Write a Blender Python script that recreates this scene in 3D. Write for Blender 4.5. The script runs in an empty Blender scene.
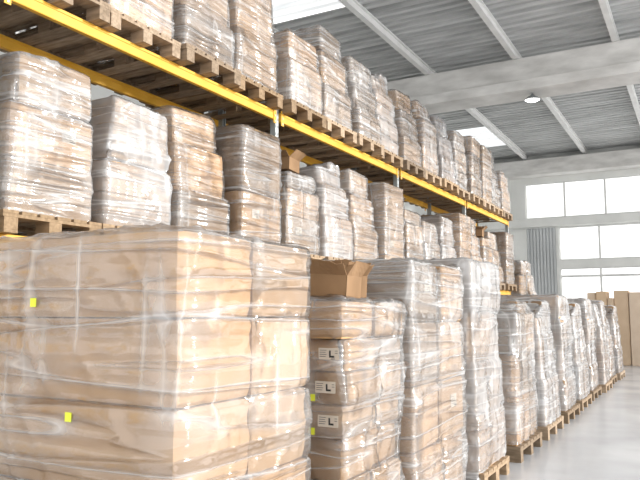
import bpy, bmesh, math, random
from mathutils import Vector, Matrix, noise, Euler
from mathutils.bvhtree import BVHTree
R=random.Random(7)
scene=bpy.context.scene
COL=scene.collection
EYE=1.4
# ---------------------------------------------------------------- materials
def newmat(name):
    m=bpy.data.materials.new(name); m.use_nodes=True
    nt=m.node_tree; nt.nodes.clear()
    out=nt.nodes.new('ShaderNodeOutputMaterial')
    return m,nt,out
def N(nt,t,**k):
    n=nt.nodes.new(t)
    for a,b in k.items(): setattr(n,a,b)
    return n
def math_(nt,op,a,b=None,c=None,clamp=False):
    n=nt.nodes.new('ShaderNodeMath'); n.operation=op; n.use_clamp=clamp
    for i,v in enumerate((a,b,c)):
        if v is None: continue
        if isinstance(v,(int,float)): n.inputs[i].default_value=v
        else: nt.links.new(v,n.inputs[i])
    return n.outputs[0]
def ramp(nt,fac,stops):
    r=nt.nodes.new('ShaderNodeValToRGB')
    el=r.color_ramp.elements
    while len(el)<len(stops): el.new(0.5)
    for e,(p,c) in zip(el,stops):
        e.position=p; e.color=(c[0],c[1],c[2],1)
    nt.links.new(fac,r.inputs[0]); return r.outputs[0]
def simple(name,c1,c2,scale=5,rough=.6,metal=0,stretch=(1,1,1),bump=0.0,rand=0.0,spec=.3,glow=0,lo=.3,hi=.7):
    m,nt,out=newmat(name)
    tc=N(nt,'ShaderNodeTexCoord'); mp=N(nt,'ShaderNodeMapping')
    mp.inputs['Scale'].default_value=stretch
    nt.links.new(tc.outputs['Object'],mp.inputs[0])
    no=N(nt,'ShaderNodeTexNoise'); no.inputs['Scale'].default_value=scale; no.inputs['Detail'].default_value=4
    nt.links.new(mp.outputs[0],no.inputs['Vector'])
    col=ramp(nt,no.outputs['Fac'],[(lo,c1),(hi,c2)])
    if rand:
        oi=N(nt,'ShaderNodeObjectInfo')
        v=math_(nt,'MULTIPLY_ADD',oi.outputs['Random'],rand,1-rand*.62)
        hs=N(nt,'ShaderNodeHueSaturation'); nt.links.new(v,hs.inputs['Value']); nt.links.new(col,hs.inputs['Color'])
        r7=math_(nt,'FRACT',math_(nt,'MULTIPLY',oi.outputs['Random'],7.3))
        nt.links.new(math_(nt,'MULTIPLY_ADD',r7,.3,.88),hs.inputs['Saturation'])
        col=hs.outputs[0]
    p=N(nt,'ShaderNodeBsdfPrincipled'); p.inputs['Roughness'].default_value=rough; p.inputs['Metallic'].default_value=metal
    p.inputs['Specular IOR Level'].default_value=spec
    nt.links.new(col,p.inputs['Base Color'])
    if glow:
        nt.links.new(col,p.inputs['Emission Color']); p.inputs['Emission Strength'].default_value=glow
    if bump:
        b=N(nt,'ShaderNodeBump'); b.inputs['Strength'].default_value=bump; b.inputs['Distance'].default_value=.01
        nt.links.new(no.outputs['Fac'],b.inputs['Height']); nt.links.new(b.outputs[0],p.inputs['Normal'])
    nt.links.new(p.outputs[0],out.inputs[0])
    return m
M_card=simple('cardboard',(.41,.262,.145),(.53,.36,.215),2.5,.75,rand=.7)
M_pale=simple('cardboard_pale',(.66,.51,.37),(.76,.61,.46),3,.75,rand=.25)
M_dark=simple('cardboard_dark',(.22,.13,.065),(.33,.20,.105),4,.8)  # darker brown variant of the cardboard, used for open cartons
M_tape=simple('packing_tape',(.38,.25,.14),(.50,.34,.205),8,.25)
M_wood=simple('pallet_wood',(.25,.18,.115),(.45,.335,.23),6,.8,stretch=(1,6,6),rand=.5)
M_yel=simple('yellow_paint',(.74,.39,.035),(.84,.48,.07),4,.45)
M_post=simple('galvanised_steel',(.32,.35,.35),(.44,.47,.47),6,.45,metal=.3)
M_wall=simple('wall_plaster',(.72,.73,.71),(.82,.83,.81),1.5,.8)
M_conc=simple('beam_concrete',(.58,.57,.55),(.82,.81,.79),1.6,.8,stretch=(1,1,3),bump=.1)
M_frame=simple('window_frame_paint',(.66,.67,.66),(.76,.77,.76),3,.5)
M_purlin=simple('purlin_paint',(.78,.78,.77),(.88,.88,.87),3,.6)
M_roof=simple('roof_sheet',(.38,.39,.39),(.68,.69,.69),1.4,.55,metal=.05,stretch=(.5,5,1))
M_panel=simple('panel_sheet',(.50,.52,.53),(.60,.62,.63),1,.5)
M_floor=simple('floor_concrete',(.42,.43,.45),(.60,.61,.63),.9,.25,spec=.5)
M_label=simple('label_paper',(.62,.55,.46),(.72,.65,.56),9,.5)
M_black=simple('label_ink',(.03,.03,.03),(.06,.06,.06),9,.5)
M_sticker=simple('yellow_sticker',(.80,.88,.05),(.86,.92,.10),9,.5)
M_lampm=simple('lamp_metal',(.25,.27,.28),(.35,.37,.38),9,.4,metal=.5)
M_sky=simple('skylight_panel',(.55,.57,.58),(.95,.95,.95),1.4,.5,stretch=(.4,4,1),glow=.75)
def emis(name,c,s):
    m,nt,out=newmat(name); e=N(nt,'ShaderNodeEmission'); e.inputs[0].default_value=(*c,1); e.inputs[1].default_value=s
    nt.links.new(e.outputs[0],out.inputs[0]); return m
M_bulb=emis('lamp_diffuser',(1,1,.97),3)
def glassmat():
    m,nt,out=newmat('window_glass')
    t=N(nt,'ShaderNodeBsdfTransparent'); g=N(nt,'ShaderNodeBsdfGlossy'); g.inputs['Roughness'].default_value=.05
    mx=N(nt,'ShaderNodeMixShader'); mx.inputs[0].default_value=.06
    nt.links.new(t.outputs[0],mx.inputs[1]); nt.links.new(g.outputs[0],mx.inputs[2]); nt.links.new(mx.outputs[0],out.inputs[0]); return m
M_glass=glassmat()
def filmmat(name,base,amt,gl,bd,colr=(.92,.925,.93),fs=.74):
    m,nt,out=newmat(name)
    tc=N(nt,'ShaderNodeTexCoord'); oi=N(nt,'ShaderNodeObjectInfo')
    off=math_(nt,'MULTIPLY',oi.outputs['Random'],37.0)
    va=N(nt,'ShaderNodeVectorMath',operation='ADD')
    nt.links.new(tc.outputs['Object'],va.inputs[0]); nt.links.new(off,va.inputs[1])
    P=va.outputs[0]
    def mapped(rot,sc):
        mp=N(nt,'ShaderNodeMapping'); mp.inputs['Rotation'].default_value=rot; mp.inputs['Scale'].default_value=sc
        nt.links.new(P,mp.inputs[0]); return mp.outputs[0]
    def noi(rot,sc,scale,det=3,rough=.5,dist=0):
        n=N(nt,'ShaderNodeTexNoise'); n.inputs['Scale'].default_value=scale*fs; n.inputs['Detail'].default_value=det
        n.inputs['Roughness'].default_value=rough; n.inputs['Distortion'].default_value=dist
        nt.links.new(mapped(rot,sc),n.inputs['Vector']); return n.outputs['Fac']
    def ridge(f,p):
        a=math_(nt,'MULTIPLY_ADD',f,2,-1); a=math_(nt,'ABSOLUTE',a); a=math_(nt,'SUBTRACT',1,a)
        return math_(nt,'POWER',a,p)
    A=noi((.12,-.10,0),(.6,.6,2.6),1.6,1.5)
    B=noi((1.0,-.95,.1),(5,5,.5),1.1,1.5)
    C=noi((-.75,.70,.2),(.30,.30,4.8),2.2,1)
    D=noi((.55,-.60,.1),(.30,.30,5.4),2.3,1)
    low=noi((0,0,0),(1,1,1.2),2.2,2)
    mask=math_(nt,'MULTIPLY_ADD',low,5,-2.2,True)
    maskb=math_(nt,'SUBTRACT',1,mask)
    sb=math_(nt,'MULTIPLY_ADD',B,4,-2.0,True)
    rc=ridge(C,34); rd=ridge(D,34); rb=ridge(B,26)
    h=math_(nt,'MULTIPLY',sb,.16)  # white streaks: milky film, plus sheen and highlights painted into the opacity
    h=math_(nt,'MULTIPLY_ADD',mask,.15,h)
    h=math_(nt,'MULTIPLY_ADD',math_(nt,'MULTIPLY',rc,mask),.65,h)
    h=math_(nt,'MULTIPLY_ADD',math_(nt,'MULTIPLY',rd,maskb),.65,h)
    h=math_(nt,'MULTIPLY_ADD',math_(nt,'MULTIPLY',rb,mask),.50,h)
    h=math_(nt,'MULTIPLY_ADD',h,.75*amt,base)
    h=math_(nt,'MINIMUM',h,.85)
    bh=math_(nt,'MULTIPLY_ADD',B,1.1,A); bh=math_(nt,'MULTIPLY_ADD',C,1.0,bh); bh=math_(nt,'MULTIPLY_ADD',D,1.0,bh)
    bh=math_(nt,'MULTIPLY_ADD',rc,.12,bh); bh=math_(nt,'MULTIPLY_ADD',rd,.12,bh)
    b=N(nt,'ShaderNodeBump'); b.inputs['Strength'].default_value=1.0; b.inputs['Distance'].default_value=bd
    nt.links.new(bh,b.inputs['Height'])
    t=N(nt,'ShaderNodeBsdfTransparent'); t.inputs[0].default_value=(.985,.985,.985,1)
    p=N(nt,'ShaderNodeBsdfPrincipled'); p.inputs['Base Color'].default_value=(*colr,1)
    p.inputs['Roughness'].default_value=.3
    tl=N(nt,'ShaderNodeBsdfTranslucent'); tl.inputs[0].default_value=(*colr,1)
    pm=N(nt,'ShaderNodeMixShader'); pm.inputs[0].default_value=.2
    nt.links.new(p.outputs[0],pm.inputs[1]); nt.links.new(tl.outputs[0],pm.inputs[2])
    mx=N(nt,'ShaderNodeMixShader'); nt.links.new(h,mx.inputs[0]); nt.links.new(t.outputs[0],mx.inputs[1]); nt.links.new(pm.outputs[0],mx.inputs[2])
    g=N(nt,'ShaderNodeBsdfGlossy'); g.inputs['Roughness'].default_value=.14; nt.links.new(b.outputs[0],g.inputs['Normal'])
    lw=N(nt,'ShaderNodeLayerWeight'); lw.inputs[0].default_value=.38; nt.links.new(b.outputs[0],lw.inputs['Normal'])
    f=math_(nt,'MULTIPLY_ADD',lw.outputs['Fresnel'],gl,.07,True)
    mx2=N(nt,'ShaderNodeMixShader'); nt.links.new(f,mx2.inputs[0]); nt.links.new(mx.outputs[0],mx2.inputs[1]); nt.links.new(g.outputs[0],mx2.inputs[2])
    nt.links.new(mx2.outputs[0],out.inputs[0]); return m
F_light=filmmat('stretch_film_light',.06,1.05,.65,.07,fs=.66)
F_mid=filmmat('stretch_film',.09,1.0,.7,.08)
F_heavy=filmmat('stretch_film_cloudy',.17,1.1,.7,.085)
F_silver=filmmat('stretch_film_silvery',.33,1.15,.75,.085,(.83,.84,.855))
F_smoke=filmmat('stretch_film_smoky',.42,.9,.75,.085,(.52,.53,.55))
# ---------------------------------------------------------------- helpers
def addbox(bm,x0,x1,y0,y1,z0,z1,mi=0):
    vs=[bm.verts.new(p) for p in [(x0,y0,z0),(x1,y0,z0),(x1,y1,z0),(x0,y1,z0),(x0,y0,z1),(x1,y0,z1),(x1,y1,z1),(x0,y1,z1)]]
    for f in [(0,3,2,1),(4,5,6,7),(0,1,5,4),(1,2,6,5),(2,3,7,6),(3,0,4,7)]:
        fc=bm.faces.new([vs[i] for i in f]); fc.material_index=mi
    return vs
def finish(bm,name,mats,smooth=False):
    me=bpy.data.meshes.new(name); bm.to_mesh(me); bm.free()
    for m in mats: me.materials.append(m)
    if smooth:
        for p in me.polygons: p.use_smooth=True
    return me
def obj(name,me,parent=None,loc=(0,0,0),rot=(0,0,0),**props):
    o=bpy.data.objects.new(name,me); COL.objects.link(o)
    if parent: o.parent=parent
    o.location=loc; o.rotation_euler=rot
    for k,v in props.items(): o[k]=v
    return o
def boxes_mesh(name,boxes,mats,bevel=0):
    bm=bmesh.new()
    for b in boxes: addbox(bm,*b)
    if bevel: bmesh.ops.bevel(bm,geom=bm.edges[:],offset=bevel,segments=1,affect='EDGES')
    return finish(bm,name,mats)
# ---------------------------------------------------------------- pallet
def pallet_mesh(dx,dy):
    bm=bmesh.new(); H=.144
    n=7 if dy>.9 else 6
    bw=dy/(n*1.18)
    for i in range(n):
        c=-dy/2+bw/2+i*(dy-bw)/(n-1)
        addbox(bm,-dx/2,dx/2,c-bw/2,c+bw/2,H-.022,H)
    for cx in (-dx/2+.07,0,dx/2-.07):
        addbox(bm,cx-.07,cx+.07,-dy/2,dy/2,H-.044,H-.023)
    for cy in (-dy/2+.06,0,dy/2-.06):
        for cx in (-dx/2+.07,0,dx/2-.07):
            addbox(bm,cx-.069,cx+.069,cy-.05,cy+.05,.022,H-.045)
        addbox(bm,-dx/2,dx/2,cy-.05,cy+.05,0,.021)
    return finish(bm,'pallet',[M_wood])
_pal={}
def get_pallet(dx,dy):
    k=(round(dx,2),round(dy,2))
    if k not in _pal: _pal[k]=pallet_mesh(dx,dy)
    return _pal[k]
# ---------------------------------------------------------------- carton
_cart={}
def get_carton(sx,sy,sz,bulge=0):
    k=(round(sx,3),round(sy,3),round(sz,3),bulge)
    if k in _cart: return _cart[k]
    bm=bmesh.new(); n=7 if bulge else 1
    if bulge:
        bmesh.ops.create_cube(bm,size=2)
        for e in bm.edges: e.smooth=False
        bmesh.ops.subdivide_edges(bm,edges=bm.edges[:],cuts=n,use_grid_fill=True)
        for v in bm.verts:
            x,y,z=v.co
            f=lambda t: math.copysign(abs(t)**.8,t)
            x,y,z=f(x),f(y),f(z)
            bx=bulge*(1-y*y)*(1-z*z)*x; by_=bulge*(1-x*x)*(1-z*z)*y; bz=bulge*.5*(1-x*x)*(1-y*y)*(z if z>0 else 0)
            c=abs(x)**8+abs(y)**8+abs(z)**8
            r=.006*max(0,c-1.6)
            wob=bulge*.5*noise.noise(Vector((x*2+sx*9,y*2,z*2)))
            v.co=(x*sx/2+bx-math.copysign(r,x)*(abs(x)>.9)+x*wob*(abs(x)>.99),y*sy/2+by_-math.copysign(r,y)*(abs(y)>.9)+y*wob*(abs(y)>.99),(z+1)/2*sz+bz-(r if z>.9 else 0))
        for f_ in bm.faces: f_.smooth=True
    else:
        addbox(bm,-sx/2,sx/2,-sy/2,sy/2,0,sz)
        bmesh.ops.bevel(bm,geom=bm.edges[:],offset=min(.008,sz*.05),segments=2,affect='EDGES')
    t=.0015; w=.024
    if not bulge:
        if sx>=sy:
            addbox(bm,-sx/2-t,sx/2+t,-w,w,sz-.004,sz+t,1)
            for s in(-1,1):
                addbox(bm,min(s*(sx/2-.002),s*(sx/2+t)),max(s*(sx/2-.002),s*(sx/2+t)),-w,w,sz-.07,sz-.003,1)
        else:
            addbox(bm,-w,w,-sy/2-t,sy/2+t,sz-.004,sz+t,1)
            for s in(-1,1):
                addbox(bm,-w,w,min(s*(sy/2-.002),s*(sy/2+t)),max(s*(sy/2-.002),s*(sy/2+t)),sz-.07,sz-.003,1)
    else:
        for f_ in bm.faces:
            c=f_.calc_center_median()
            if sx>=sy and abs(c.y)<sy*.07 and (c.z>sz*.82): f_.material_index=1
            if sy>sx and abs(c.x)<sx*.07 and (c.z>sz*.82): f_.material_index=1
    me=finish(bm,'carton',[M_card,M_tape]); _cart[k]=me; return me
def open_carton_mesh(sx,sy,sz,angs,seed=1):
    bm=bmesh.new(); t=.004
    addbox(bm,-sx/2,sx/2,-sy/2,sy/2,0,t)
    addbox(bm,-sx/2,-sx/2+t,-sy/2,sy/2,0,sz); addbox(bm,sx/2-t,sx/2,-sy/2,sy/2,0,sz)
    addbox(bm,-sx/2,sx/2,-sy/2,-sy/2+t,0,sz); addbox(bm,-sx/2,sx/2,sy/2-t,sy/2,0,sz)
    fl=min(sx,sy)*.36; rr=random.Random(seed)
    for i,a in enumerate(angs):
        W=(sx if i%2==0 else sy)-.008
        m=Matrix.Translation((0,0,sz))@Matrix.Rotation(i*math.pi/2,4,'Z')@Matrix.Translation((0,(sy if i%2==0 else sx)/2-t/2,0))@Matrix.Rotation(a,4,'X')
        g={}
        nu,nv=7,4
        for s in (0,1):
            for u in range(nu):
                for v in range(nv):
                    fv=v/(nv-1); cu=fl*fv*(1-.15*noise.noise(Vector((u*.7,i*3,seed))))
                    bend=.018*fv*math.sin(u*.9+i+seed)
                    p=m@Vector((-W/2+W*u/(nu-1),cu,bend+(t/2 if s else -t/2)))
                    g[(s,u,v)]=bm.verts.new(p)
        G=lambda s,u,v:g[(s,u,v)]
        for u in range(nu-1):
            for v in range(nv-1):
                bm.faces.new((G(1,u,v),G(1,u+1,v),G(1,u+1,v+1),G(1,u,v+1)))
                bm.faces.new((G(0,u,v),G(0,u,v+1),G(0,u+1,v+1),G(0,u+1,v)))
        for u in range(nu-1):
            bm.faces.new((G(0,u,nv-1),G(1,u,nv-1),G(1,u+1,nv-1),G(0,u+1,nv-1)))
        for v in range(nv-1):
            bm.faces.new((G(0,0,v),G(1,0,v),G(1,0,v+1),G(0,0,v+1)))
            bm.faces.new((G(0,nu-1,v),G(0,nu-1,v+1),G(1,nu-1,v+1),G(1,nu-1,v)))
    return finish(bm,'open_carton',[M_dark])
def label_mesh(w,h,L=True):
    bm=bmesh.new()
    addbox(bm,0,.001,-w/2,w/2,-h/2,h/2,0)
    if L:
        addbox(bm,.001,.002,.004,.013,-h*.32,h*.28,1); addbox(bm,.001,.002,.004,.032,-h*.32,-h*.16,1)
        for k in range(4): addbox(bm,.001,.002,-w*.44,-w*(.10+.04*(k%2)),h*(.30-.18*k)-.0012,h*(.30-.18*k)+.0012,1)
        for k in range(2): addbox(bm,.001,.002,w*.33,w*.45,h*(.25-.2*k)-.0012,h*(.25-.2*k)+.0012,1)
    else:
        for k in range(4): addbox(bm,.001,.002,-w*.4,w*(.1+.07*k),h*(.3-.18*k)-.002,h*(.3-.18*k)+.002,1)
        addbox(bm,.001,.002,w*.05,w*.4,-h*.42,-h*.33,1)
    return finish(bm,'shipping_label',[M_label,M_black])
ME_labL=label_mesh(.115,.058); ME_lab=label_mesh(.12,.09,False)
ME_stick=boxes_mesh('sticker',[(0,.001,-.017,.017,-.017,.017)],[M_sticker])
# ---------------------------------------------------------------- film
def film_mesh(parts,z0,film,voxel,seed,amp=.010,pullk=.6,creasek=1.0):
    bmh=bmesh.new(); bmc=bmesh.new()
    for (m,sx,sy,sz,me_) in parts:
        if me_ is not None:
            n0=len(bmc.verts); bmc.from_mesh(me_); bmc.verts.ensure_lookup_table()
            vs=bmc.verts[n0:]
        else: vs=addbox(bmc,-sx/2,sx/2,-sy/2,sy/2,0,sz)
        bmesh.ops.transform(bmc,matrix=m,verts=vs)
        c=m@Vector((0,0,sz/2))
        for v in vs:
            d=(v.co-c).normalized()
            if me_ is None: bmh.verts.new(v.co+Vector((math.copysign(.010,d.x),math.copysign(.010,d.y),.010 if d.z>0 else -.0)))
            else: bmh.verts.new(v.co+Vector((.010*max(-1,min(1,d.x*2)),.010*max(-1,min(1,d.y*2)),.010 if d.z>0 else 0)))
    lo=min(v.co.z for v in bmh.verts)
    xs=[v.co.x for v in bmh.verts if v.co.z<lo+.3]; ys=[v.co.y for v in bmh.verts if v.co.z<lo+.3]
    for x in (min(xs),max(xs)):
        for y in (min(ys),max(ys)): bmh.verts.new((x*.98,y*.98,z0))
    r=bmesh.ops.convex_hull(bmh,input=bmh.verts[:])
    junk=[g for g in r['geom_interior']+r['geom_unused'] if isinstance(g,bmesh.types.BMVert) and g.is_valid]
    bmesh.ops.delete(bmh,geom=list(set(junk)),context='VERTS')
    bmesh.ops.recalc_face_normals(bmh,faces=bmh.faces[:])
    tmp=finish(bmh,'tmp',[])
    o=bpy.data.objects.new('tmp',tmp); COL.objects.link(o)
    md=o.modifiers.new('r','REMESH'); md.mode='VOXEL'; md.voxel_size=voxel
    dg=bpy.context.evaluated_depsgraph_get(); dg.update()
    me=bpy.data.meshes.new_from_object(o.evaluated_get(dg))
    bpy.data.objects.remove(o); bpy.data.meshes.remove(tmp)
    bmc.normal_update(); tree=BVHTree.FromBMesh(bmc); bmc.free()
    bm=bmesh.new(); bm.from_mesh(me)
    bmesh.ops.recalc_face_normals(bm,faces=bm.faces[:])
    sv=Vector((seed*3.1,seed*1.7,seed*2.3)); new={}
    for v in bm.verts:
        n=v.normal.copy(); p=v.co.copy()
        hit=tree.ray_cast(p+n*.03,-n,.6)
        pull=0
        if hit[0] is not None:
            g=max(0,hit[3]-.03-.008)
            pull=min(g,.35)*.75 if n.z>.5 else min(g,.14)*(pullk+.35*noise.noise(p*3+sv))
        elif n.z>-.3: pull=.02*pullk
        new[v.index]=p-n*max(0,pull)
    for v in bm.verts: v.co=new[v.index]
    bmesh.ops.smooth_vert(bm,verts=bm.verts[:],factor=.35,use_axis_x=True,use_axis_y=True,use_axis_z=True)
    bm.normal_update()
    for v in bm.verts:
        p=v.co; q=Vector((p.x*1.0+p.z*.6,p.y*1.0-p.z*.5,p.z*3.6))+sv
        a=1-abs(noise.noise(q)*2.4); b=noise.noise(p*2.0+sv)
        q2=Vector((p.x*5+p.z*2.5,p.y*5-p.z*2.5,p.z*1.2))-sv
        c=1-abs(noise.noise(q2)*2.4)
        new[v.index]=p+v.normal*(amp*creasek*(.6*max(0,a)**6+.8*max(0,c)**6)+amp*.5*b+.004)
    for v in bm.verts: v.co=new[v.index]
    dl=[f for f in bm.faces if f.normal.z<-.6 and f.calc_center_median().z<z0+.06]
    bmesh.ops.delete(bm,geom=dl,context='FACES')
    bpy.data.meshes.remove(me)
    return finish(bm,'wrap_film',[film],True)
# ---------------------------------------------------------------- load builder
INFO={}; FILM={}
def build_load(name,dx,dy,layers,loc,rotz=0,film=F_mid,voxel=.04,seed=1,label='',group=None,category='pallet load',
               jit=.010,labels=0,top_holes=0.0,taper=0.0,irr=0.0,lean=(0,0),amp=.010,pullk=.6,fill=.96,bulge=0,seam=.004,skip=(),tip=0.0):
    rr=random.Random(seed)
    root=bpy.data.objects.new(name,None); COL.objects.link(root); root.empty_display_size=.2
    root.location=loc; root.rotation_euler=(0,0,rotz)
    root['label']=label; root['category']=category
    if group: root['group']=group
    obj('pallet',get_pallet(1.2,.8 if dy<.95 else 1.0),root)
    z=.145; boxes=[]; info={}
    nl=len(layers); H=sum(l[2] for l in layers)
    for li,(nx,ny,h) in enumerate(layers):
        tp=taper*(li/(nl-1))**1.8 if nl>1 else 0
        k=1-tp-(rr.uniform(0,irr) if li else 0)
        ky=1-tp-(rr.uniform(0,irr) if li else 0)
        ox=(1-k)*dx*.5*rr.uniform(-1,1)+lean[0]*(z-.145)/H; oy=(1-ky)*dy*.5*rr.uniform(-1,1)+lean[1]*(z-.145)/H
        cw,cd=dx*k/nx,dy*ky/ny
        for i in range(nx):
            for j in range(ny):
                if nx>2 and ny>2 and 0<i<nx-1 and 0<j<ny-1 and li<nl-1: continue
                if (li,i,j) in skip: continue
                if li==nl-1 and rr.random()<top_holes: continue
                hh=h
                if li==nl-1 and top_holes>0: hh=h*rr.choice([1,1.1,.75,.5])
                sx,sy,sz=round(cw*fill,3),round(cd*fill,3),round(hh-seam,3)
                m=Matrix.Translation((-dx*k/2+(i+.5)*cw+ox+rr.uniform(-jit,jit),-dy*ky/2+(j+.5)*cd+oy+rr.uniform(-jit,jit),z))@Matrix.Rotation(rr.uniform(-1,1)*jit*1.5,4,'Z')
                if tip and li==nl-1: 
                    m=m@Matrix.Translation((0,0,.012+abs(tip)*sy/2))@Matrix.Rotation(tip*rr.choice([-1,1]),4,'X')
                cm=get_carton(sx,sy,sz,bulge)
                c=obj('carton',cm,root); c.matrix_basis=m
                boxes.append((m,sx,sy,sz,cm if bulge else None)); info[(li,i,j)]=(m,sx,sy,sz)
                if labels and i==nx-1 and rr.random()<labels:
                    l=obj('shipping_label',ME_lab,root); l.matrix_basis=m@Matrix.Translation((sx/2+.001+bulge,rr.uniform(-.2,.2)*sy,sz*.6))
        z+=h
    fm=film_mesh(boxes,.09,film,voxel,seed,amp,pullk)
    obj('wrap_film',fm,root,label='wrinkled transparent stretch film')
    INFO[root.name]=info; FILM[root.name]=fm
    return root
def stick_front(root,me,name,x,z,label,off=.006,w=.05):
    fm=FILM[root.name]; b=bmesh.new(); b.from_mesh(fm); tr=BVHTree.FromBMesh(b); b.free()
    ys=[]
    for ddx in (-w,0,w):
        for ddz in (-.02,.02):
            h=tr.ray_cast(Vector((x+ddx,-3,z+ddz)),Vector((0,1,0)))
            if h[0] is not None: ys.append(h[0].y)
    y=min(ys)-off
    return obj(name,me,root,(x,y,z),(0,0,-math.pi/2),label=label)
def dup(root,loc,rotz=None,group=None,label=None):
    n=root.copy(); COL.objects.link(n); n.location=loc
    if rotz is not None: n.rotation_euler=(0,0,rotz)
    if group: n['group']=group
    if label: n['label']=label
    for c in root.children:
        k=c.copy(); k.parent=n; COL.objects.link(k)
    return n
# ---------------------------------------------------------------- floor row
XF=-1.55
GF="wrapped pallet loads standing on the floor"
def floor_load(y0,y1,layers,**k):
    dx=k.pop('dx',1.16); xf=k.pop('xf',XF); dy=y1-y0-.03
    return build_load('wrapped_pallet_load',dx,dy,layers,(xf-dx/2-.02,(y0+y1)/2,0),**k)
s1=floor_load(1.80,2.73,[(1,2,.310)]*5,film=F_light,voxel=.018,seed=3,jit=.004,irr=.018,group=GF,amp=.016,pullk=.3,fill=.994,bulge=.020,seam=.004,
   label="large brown cartons under clear stretch film beside the aisle")
for (x,z) in ((-2.26,1.44),(-2.05,1.02)):
    stick_front(s1,ME_stick,'sticker',x-s1.location.x,z,"yellow sticker",.002,.015)
s2=floor_load(3.05,3.88,[(2,2,.21)]*3+[(2,2,.165)]*3+[(2,2,.195)],film=F_mid,voxel=.020,seed=5,jit=.018,irr=.04,group=GF,pullk=.5,amp=.024,bulge=.005,seam=.006,
   label="small labelled cartons in loose film with open cartons on top")
for z,x in ((1.195,.495),(1.03,.485),(.865,.50)):
    stick_front(s2,ME_labL,'shipping_label',x,z,"printed label with black L mark",.002,.045)
for z in (.975,.81):
    stick_front(s2,ME_stick,'sticker',.408,z,"yellow sticker",.004,.015)
z6=.145+.63+.495
zt=z6+.195+.005
obj('open_carton',open_carton_mesh(.23,.26,.12,[1.1,1.5,.9,1.2],2),s2,(.40,-.17,zt+.014),(0,.06,.15),label="open brown carton with bent raised flaps")
obj('open_carton',open_carton_mesh(.20,.24,.15,[1.3,.9,1.2,-.6],5),s2,(.14,-.22,zt+.012),(.05,0,-.12),label="open brown carton with bent raised flaps")
obj('open_carton',open_carton_mesh(.24,.22,.13,[1.2,.9,1.0,1.1],8),s2,(-.14,-.18,zt+.014),(.06,.05,.3),label="open brown carton with bent raised flaps")
obj('open_carton',open_carton_mesh(.28,.24,.14,[1.2,-.6,1.3,1.0],13),s2,(.24,.16,zt+.02),(.04,.10,-.2),label="open brown carton with bent raised flaps")
floor_load(3.98,5.08,[(1,2,.40),(1,2,.40),(1,2,.40),(1,2,.39)],film=F_heavy,voxel=.026,seed=11,jit=.015,irr=.04,labels=.2,group=GF,pullk=.4,amp=.022,bulge=.012,seam=.006,label="tall carton stack in shiny wrinkled stretch film on a pallet")
floor_load(5.35,6.3,[(2,1,.45),(1,2,.40),(1,2,.42),(2,1,.42)],film=F_silver,voxel=.03,seed=12,jit=.018,irr=.05,labels=.2,group=GF,pullk=.35,amp=.022,bulge=.012,seam=.008,taper=.05,label="tall cartons behind cloudy grey stretch film")
floor_load(6.65,7.65,[(1,2,.45),(1,2,.40),(1,2,.40),(2,2,.25)],film=F_heavy,voxel=.035,seed=13,jit=.018,irr=.06,top_holes=.25,group=GF,pullk=.35,amp=.022,taper=.12,label="mixed cartons in shiny stretch film on a wooden pallet")
T1=floor_load(7.95,8.95,[(1,2,.50),(1,2,.5),(2,2,.4)],film=F_silver,voxel=.04,seed=14,jit=.018,irr=.06,top_holes=.2,group=GF,pullk=.3,amp=.022,taper=.16,label="film-wrapped carton stack on a wooden pallet beside the aisle")
T2=floor_load(9.25,10.25,[(1,2,.4),(1,2,.4),(1,2,.36),(1,2,.3)],film=F_silver,voxel=.045,seed=15,jit=.018,irr=.06,group=GF,pullk=.3,amp=.022,taper=.14,tip=.05,label="film-wrapped brown carton stack on a wooden pallet")
y=10.55+.5
for i in range(5):
    src=(T1,T2)[i%2]
    dup(src,(src.location.x+R.uniform(-.04,.04),y,0),(0,math.pi)[(i//2)%2]); y+=1.28
# ---------------------------------------------------------------- rack
DR=-3.9; DB=-4.60
posts=[-.7,2.65,6.0,9.35,12.7,16.05]
LV=[1.9,3.54]
def post_mesh():
    bm=bmesh.new(); w=.032; t=.004; H=3.66
    addbox(bm,-w,w,-w,-w+t,0,H); addbox(bm,-w,w,w-t,w,0,H); addbox(bm,w-t,w,-w,w,0,H)
    addbox(bm,-w,-w+t,-w,-w+.02,0,H); addbox(bm,-w,-w+t,w-.02,w,0,H)
    addbox(bm,-.08,.08,-.08,.08,0,.008)
    for k in range(45):
        z=.1+k*.08
        for s in(-.02,.02): addbox(bm,w,w+.001,s-.005,s+.005,z-.012,z+.012,1)
    return finish(bm,'upright_post',[M_post,M_black])
ME_post=post_mesh()
def beam_mesh(L):
    bm=bmesh.new()
    addbox(bm,-.022,.022,0,L,-.10,0); addbox(bm,-.028,.028,0,L,-.03,-.025)
    bmesh.ops.bevel(bm,geom=bm.edges[:],offset=.004,segments=1,affect='EDGES')
    addbox(bm,.022,.028,0,.05,-.14,.02); addbox(bm,.022,.028,L-.05,L,-.14,.02)
    for z in (-.12,-.06,.005):
        for yy in(.025,L-.025): addbox(bm,.028,.032,yy-.008,yy+.008,z-.01,z+.01,1)
    return finish(bm,'beam',[M_yel,M_post])
ME_beam=beam_mesh(3.35-.1)
def brace_mesh():
    bm=bmesh.new(); W=DR-DB-.1
    zz=.3; s=0
    while zz<2.5:
        L=math.hypot(W,.6); a=math.atan2(.6,W)*(1 if s%2==0 else -1)
        vs=addbox(bm,-L/2,L/2,-.012,.012,-.015,.015)
        bmesh.ops.transform(bm,matrix=Matrix.Translation((0,0,zz+.3))@Matrix.Rotation(-a,4,'Y'),verts=vs)
        zz+=.6; s+=1
    return finish(bm,'frame_brace',[M_post])
ME_brace=brace_mesh()
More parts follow.
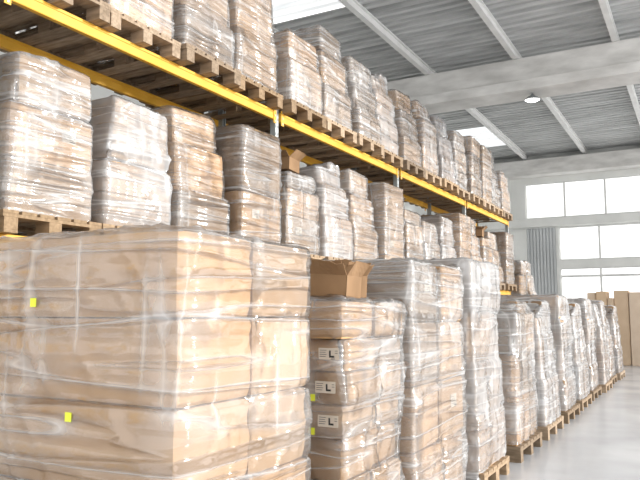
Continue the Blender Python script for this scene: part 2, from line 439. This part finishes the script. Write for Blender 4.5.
def rack(xf,label,levels):
    rk=bpy.data.objects.new('pallet_rack',None); COL.objects.link(rk); rk.location=(xf,6,0)
    rk['label']=label; rk['category']="rack"; rk['group']="back-to-back pallet racks"
    D=DB-DR
    for p in posts:
        obj('upright_post',ME_post,rk,(0,p-6,0)); obj('upright_post',ME_post,rk,(D,p-6,0),(0,0,math.pi))
        obj('frame_brace',ME_brace,rk,(D/2,p-6,0))
    for p in posts[:-1]:
        for z in levels:
            obj('beam',ME_beam,rk,(.03,p-6+.05,z),label="yellow beam")
            obj('beam',ME_beam,rk,(D-.03,p-6+.05+3.25,z),(0,0,math.pi),label="yellow beam")
rack(DR,"long steel pallet rack with yellow beams and grey uprights",LV)
XR2=-5.25
rack(XR2,"steel pallet rack behind the first one, yellow beams",LV[:1])
# ---------------------------------------------------------------- rack loads
G2="wrapped pallet loads on the lower rack level"; G3="wrapped pallet loads on the top rack level"
XL=-3.73-.6
def rk(layers,seed,**k):
    k.setdefault('voxel',.032)
    return build_load('wrapped_pallet_load',1.12,.725,layers,(XL,0,0),seed=seed,**k)
specs=[([(2,1,.36),(2,1,.36),(2,1,.34)],F_heavy,.0,(0,0),.10,.03,"brown cartons under cloudy wrinkled stretch film on a pallet"),
 ([(2,1,.50),(2,1,.48)],F_silver,.0,(0,.02),.10,.05,"two layers of large cartons in cloudy stretch film"),
 ([(1,1,.40),(2,1,.42),(2,1,.32)],F_mid,.0,(0,-.03),.10,.04,"brown carton stack under clear stretch film"),
 ([(2,1,.50),(2,1,.34),(2,2,.28)],F_heavy,.35,(-.06,.03),.18,.0,"cartons of mixed heights wrapped in stretch film"),
 ([(1,1,.40),(2,2,.30),(2,1,.18)],F_mid,.0,(0,0),.10,.04,"carton stack in stretch film with open cartons on top"),
 ([(1,1,.50),(1,1,.38),(3,2,.26)],F_silver,.3,(-.05,-.04),.22,.0,"lumpy carton stack in cloudy stretch film"),
 ([(2,1,.52),(2,1,.64)],F_mid,.0,(.03,.0),.04,.0,"plain brown carton stack under thin clear film"),
 ([(1,1,.46),(1,1,.42),(2,1,.30)],F_heavy,.0,(0,.03),.18,.07,"tall cartons wrapped in cloudy stretch film on a pallet"),
 ([(2,1,.44),(1,1,.36),(2,1,.32)],F_smoke,.0,(0,-.03),.20,.08,"goods in smoky grey crumpled stretch film on a pallet")]
T=[]
for i,(ly,fm,th,ln,tpr,tip,lb) in enumerate(specs):
    T.append(rk(ly,40+i,film=fm,top_holes=th,label=lb,jit=.010,labels=.2,irr=.07 if i!=6 else .03,lean=ln,taper=tpr,tip=tip,amp=.021,pullk=.4,seam=.006,bulge=.012))
zz=.145+.88+.045
obj('open_carton',open_carton_mesh(.34,.30,.14,[1.1,1.4,.6,.9],21),T[4],(.30,-.10,zz),(0,.04,.15),label="open brown carton with raised flaps")
obj('open_carton',open_carton_mesh(.30,.28,.17,[1.4,.5,1.2,.2],22),T[4],(-.12,.06,zz),(.03,0,-.2),label="open brown carton with raised flaps")
used=set()
def place(i,x,y,z,g,flip):
    if i not in used:
        used.add(i); o=T[i]; o.location=(x,y,z); o.rotation_euler=(0,0,math.pi if flip else 0); o['group']=g; return
    dup(T[i],(x,y,z),math.pi if flip else 0,g)
SL=[]
for b in range(5):
    for k in range(4): SL.append(posts[b]+.05+(k+.5)*3.25/4)
order2=[0,2,3,5,  0,1,2,6, 4,5,7,6, 4,3,1,6, 7,4,0,6]
order3=[3,4,5,8,  8,7,2,6, 3,7,0,5, 2,7,8,0, 2,6,7,3]
for i,yv in enumerate(SL):
    if yv<1.2: continue
    last=i%4==3
    place(order2[i],XL+(.03 if last else R.uniform(-.03,.02)),yv,LV[0]+.001,G2,i>9 and i%3==0 and not last)
    place(order3[i],XL+R.uniform(-.03,.03),yv,LV[1]+.001,G3,i>5 and i%3==1)
    if 3.5<yv<12.5:
        dup(T[order2[-i]],(XR2-.35,yv,LV[0]+.001),math.pi,"wrapped pallet loads on the rear rack")
dup(T[6],(-4.25,16.75,0),0,"stacked loads past the rack end"); dup(T[2],(-4.25,16.75,1.33),math.pi,"stacked loads past the rack end")
dup(T[6],(-4.22,17.65,0),0,"stacked loads past the rack end"); dup(T[7],(-4.22,17.65,1.33),0,"stacked loads past the rack end")
# ---------------------------------------------------------------- cartons at the far end
GT="tall cartons standing by the windows"
def tall_carton(x,y,w,d,h,lab,rz=0):
    bm=bmesh.new(); addbox(bm,-w/2,w/2,-d/2,d/2,0,h)
    bmesh.ops.bevel(bm,geom=bm.edges[:],offset=.012,segments=2,affect='EDGES')
    addbox(bm,-.03,.03,-d/2-.002,-d/2+.002,.01,h-.01,1)
    o=obj('tall_carton',finish(bm,'tall_carton',[M_pale,M_pale]),None,(x,y,.001),(0,0,rz))
    o['label']=lab; o['category']='carton'; o['group']=GT
xx=-2.75
for i,(w,h) in enumerate([(.22,1.95),(.28,1.98),(.14,1.80),(.36,2.0),(.34,1.95),(.30,2.05),(.36,1.98),(.3,1.9),(.3,1.7)]):
    tall_carton(xx+w/2,20.4+R.uniform(-.15,.15),w,.6,h,"tall narrow upright pale brown carton with a tape seam"); xx+=w+.015
# ---------------------------------------------------------------- room
RH=7.4; YW=26.5; XLW=-9.6; XR=9.0; YN=-5.0
def struct(name,me,loc=(0,0,0)):
    o=obj(name,me,None,loc); o['kind']='structure'; return o
struct('floor',boxes_mesh('floor',[(XLW-.3,XR,YN,YW+.3,-.2,0)],[M_floor]))
struct('wall_left',boxes_mesh('wall_left',[(XLW-.25,XLW,YN,YW+.3,0,RH)],[M_wall]))
wx0=-5.70; wx1=7.0; wd=-4.52
wb=[(XLW,wx0,YW,YW+.25,0,RH),(wx1,XR,YW,YW+.25,0,RH),(wx0,wx1,YW,YW+.25,6.33,RH),(wx0,wx1,YW,YW+.25,4.6,4.96),
    (wx0,wd-.05,YW,YW+.25,0,.1),(wd-.05,wx1,YW,YW+.25,0,.9),(wd-.12,wd,YW,YW+.25,.9,4.6),(wd,wx1,YW,YW+.25,3.06,3.34)]
struct('wall_back',boxes_mesh('wall_back',wb,[M_wall]))
struct('trim_1',boxes_mesh('trim_1',[(XLW,XR,YW-.60,YW-.005,6.55,7.15)],[M_conc],.02))
struct('trim_2',boxes_mesh('trim_2',[(XLW,XR,YW-.22,YW-.005,4.62,4.92)],[M_wall],.01))
def window(name,x0,x1,z0,z1,step,bars=()):
    bm=bmesh.new(); t=.05; ya=YW+.06; yb=YW+.14
    addbox(bm,x0,x1,ya,yb,z0,z0+t); addbox(bm,x0,x1,ya,yb,z1-t,z1)
    x=x0
    while x<=x1+.01:
        addbox(bm,max(x0,x-.035),min(x1,x+.035),ya-.01,yb,z0,z1); x+=step
    for z in bars: addbox(bm,x0,x1,ya-.005,yb,z-.04,z+.04)
    addbox(bm,x0,x1,YW+.10,YW+.105,z0,z1,1)
    struct(name,finish(bm,name,[M_frame,M_glass]))
window('window_1',wx0,wx1,4.96,6.33,1.42)
window('window_2',wd,wx1,3.34,4.6,1.4)
window('window_5',wd,wx1,.9,3.06,1.4,(2.75,))
bm=bmesh.new()
x=wx0+.01
while x<wd-.16:
    addbox(bm,x,x+.08,YW+.00,YW+.06,.1,4.6); addbox(bm,x+.08,x+.12,YW+.04,YW+.08,.1,4.6); x+=.12
struct('door_1',finish(bm,'door_1',[M_panel]))
P=.25
def corr(name,x0,x1,y0,y1,mat,pitch=P,amp=.06):
    bm=bmesh.new(); prev=None; yv=y0; pr=[(0,0),(.3,0),(.42,1),(.7,1),(.82,0)]
    pts=[]
    while yv<y1-.01:
        for a,b in pr: pts.append((yv+a*pitch,b*amp))
        yv+=pitch
    for (py,pz) in pts:
        c=(bm.verts.new((x0,py,RH+pz)),bm.verts.new((x1,py,RH+pz)))
        if prev: bm.faces.new((prev[0],c[0],c[1],prev[1]))
        prev=c
    return struct(name,finish(bm,name,[mat]))
ya=YN+P*66; yb=YN+P*106; yc=YN+P*117
corr('ceiling',-5.6,XR,YN,YW+.2,M_roof)
corr('ceiling_rear',XLW,-7.7,YN,YW+.2,M_roof)
corr('ceiling_centre',-7.7,-5.6,ya,yb,M_roof)
corr('ceiling_end',-7.7,-5.6,yc,YW+.2,M_roof)
corr('window_3',-7.7,-5.6,YN,ya,M_sky)
corr('window_4',-7.7,-5.6,yb,yc,M_sky)
purx=[-7.65,-5.57,-3.45,-1.33,.8,2.9,5.0]
for i,px in enumerate(purx):
    struct('trim_%d'%(3+i),boxes_mesh('trim',[(px-.06,px+.06,YN,YW-.02,RH-.20,RH-.17),(px-.06,px+.06,YN,YW-.02,RH-.03,RH-.001),(px-.012,px+.012,YN,YW-.02,RH-.17,RH-.03)],[M_purlin]))
by=15.4
struct('trim_12',boxes_mesh('trim',[(XLW,XR,by,by+.42,6.62,RH-.205),(XLW,XR,by-.20,by+.62,6.38,6.62)],[M_conc],.01))
# lamp
lamp=bpy.data.objects.new('ceiling_lamp',None); COL.objects.link(lamp); lamp.location=(-3.12,15.55,6.38)
lamp['label']="round dome lamp hanging under the concrete roof beam"; lamp['category']="lamp"
def lathe(prof,n,name,mats):
    bm=bmesh.new(); rings=[]
    for r,z in prof: rings.append([bm.verts.new((r*math.cos(2*math.pi*i/n),r*math.sin(2*math.pi*i/n),z)) for i in range(n)])
    for a,b in zip(rings,rings[1:]):
        for i in range(n): bm.faces.new((a[i],a[(i+1)%n],b[(i+1)%n],b[i]))
    return finish(bm,name,mats,True)
obj('lamp_stem',lathe([(.02,0),(.02,-.04),(.05,-.04),(.05,-.08)],16,'lamp_stem',[M_lampm]),lamp)
obj('lamp_shade',lathe([(.04,-.06),(.11,-.09),(.175,-.15),(.185,-.17),(.17,-.16),(.05,-.09)],28,'lamp_shade',[M_lampm]),lamp)
obj('lamp_diffuser',lathe([(.165,-.16),(.11,-.19),(.05,-.205),(.001,-.207)],28,'lamp_diffuser',[M_bulb]),lamp)
# ---------------------------------------------------------------- light
w=bpy.data.worlds.new('World'); scene.world=w; w.use_nodes=True
bg=w.node_tree.nodes['Background']; bg.inputs[0].default_value=(1,.99,.975,1); bg.inputs[1].default_value=1.65
def area(loc,rot,sx,sy,e,col=(1,1,1)):
    l=bpy.data.lights.new('area','AREA'); l.shape='RECTANGLE'; l.size=sx; l.size_y=sy; l.energy=e; l.color=col
    o=bpy.data.objects.new('fill_area',l); COL.objects.link(o); o.location=loc; o.rotation_euler=rot
area((1.5,10,7.0),(0,.55,0),4,26,600)  # added fill lamp under the closed roof
s=bpy.data.lights.new('sun','SUN'); s.energy=3.8; s.angle=.10; s.color=(1,.97,.925)
so=bpy.data.objects.new('sun',s); COL.objects.link(so); so.rotation_euler=Vector((-.82,-.40,-.17)).to_track_quat('-Z','Y').to_euler()
# ---------------------------------------------------------------- camera
cam=bpy.data.cameras.new('cam'); cam.sensor_width=36; cam.lens=682/640*36; cam.clip_end=200
co=bpy.data.objects.new('camera',cam); COL.objects.link(co)
co.location=(0,0,EYE); co.rotation_euler=(math.radians(90+6.1),0,math.radians(29.1))
scene.camera=co
scene.view_settings.view_transform='Standard'
scene.view_settings.exposure=0.15
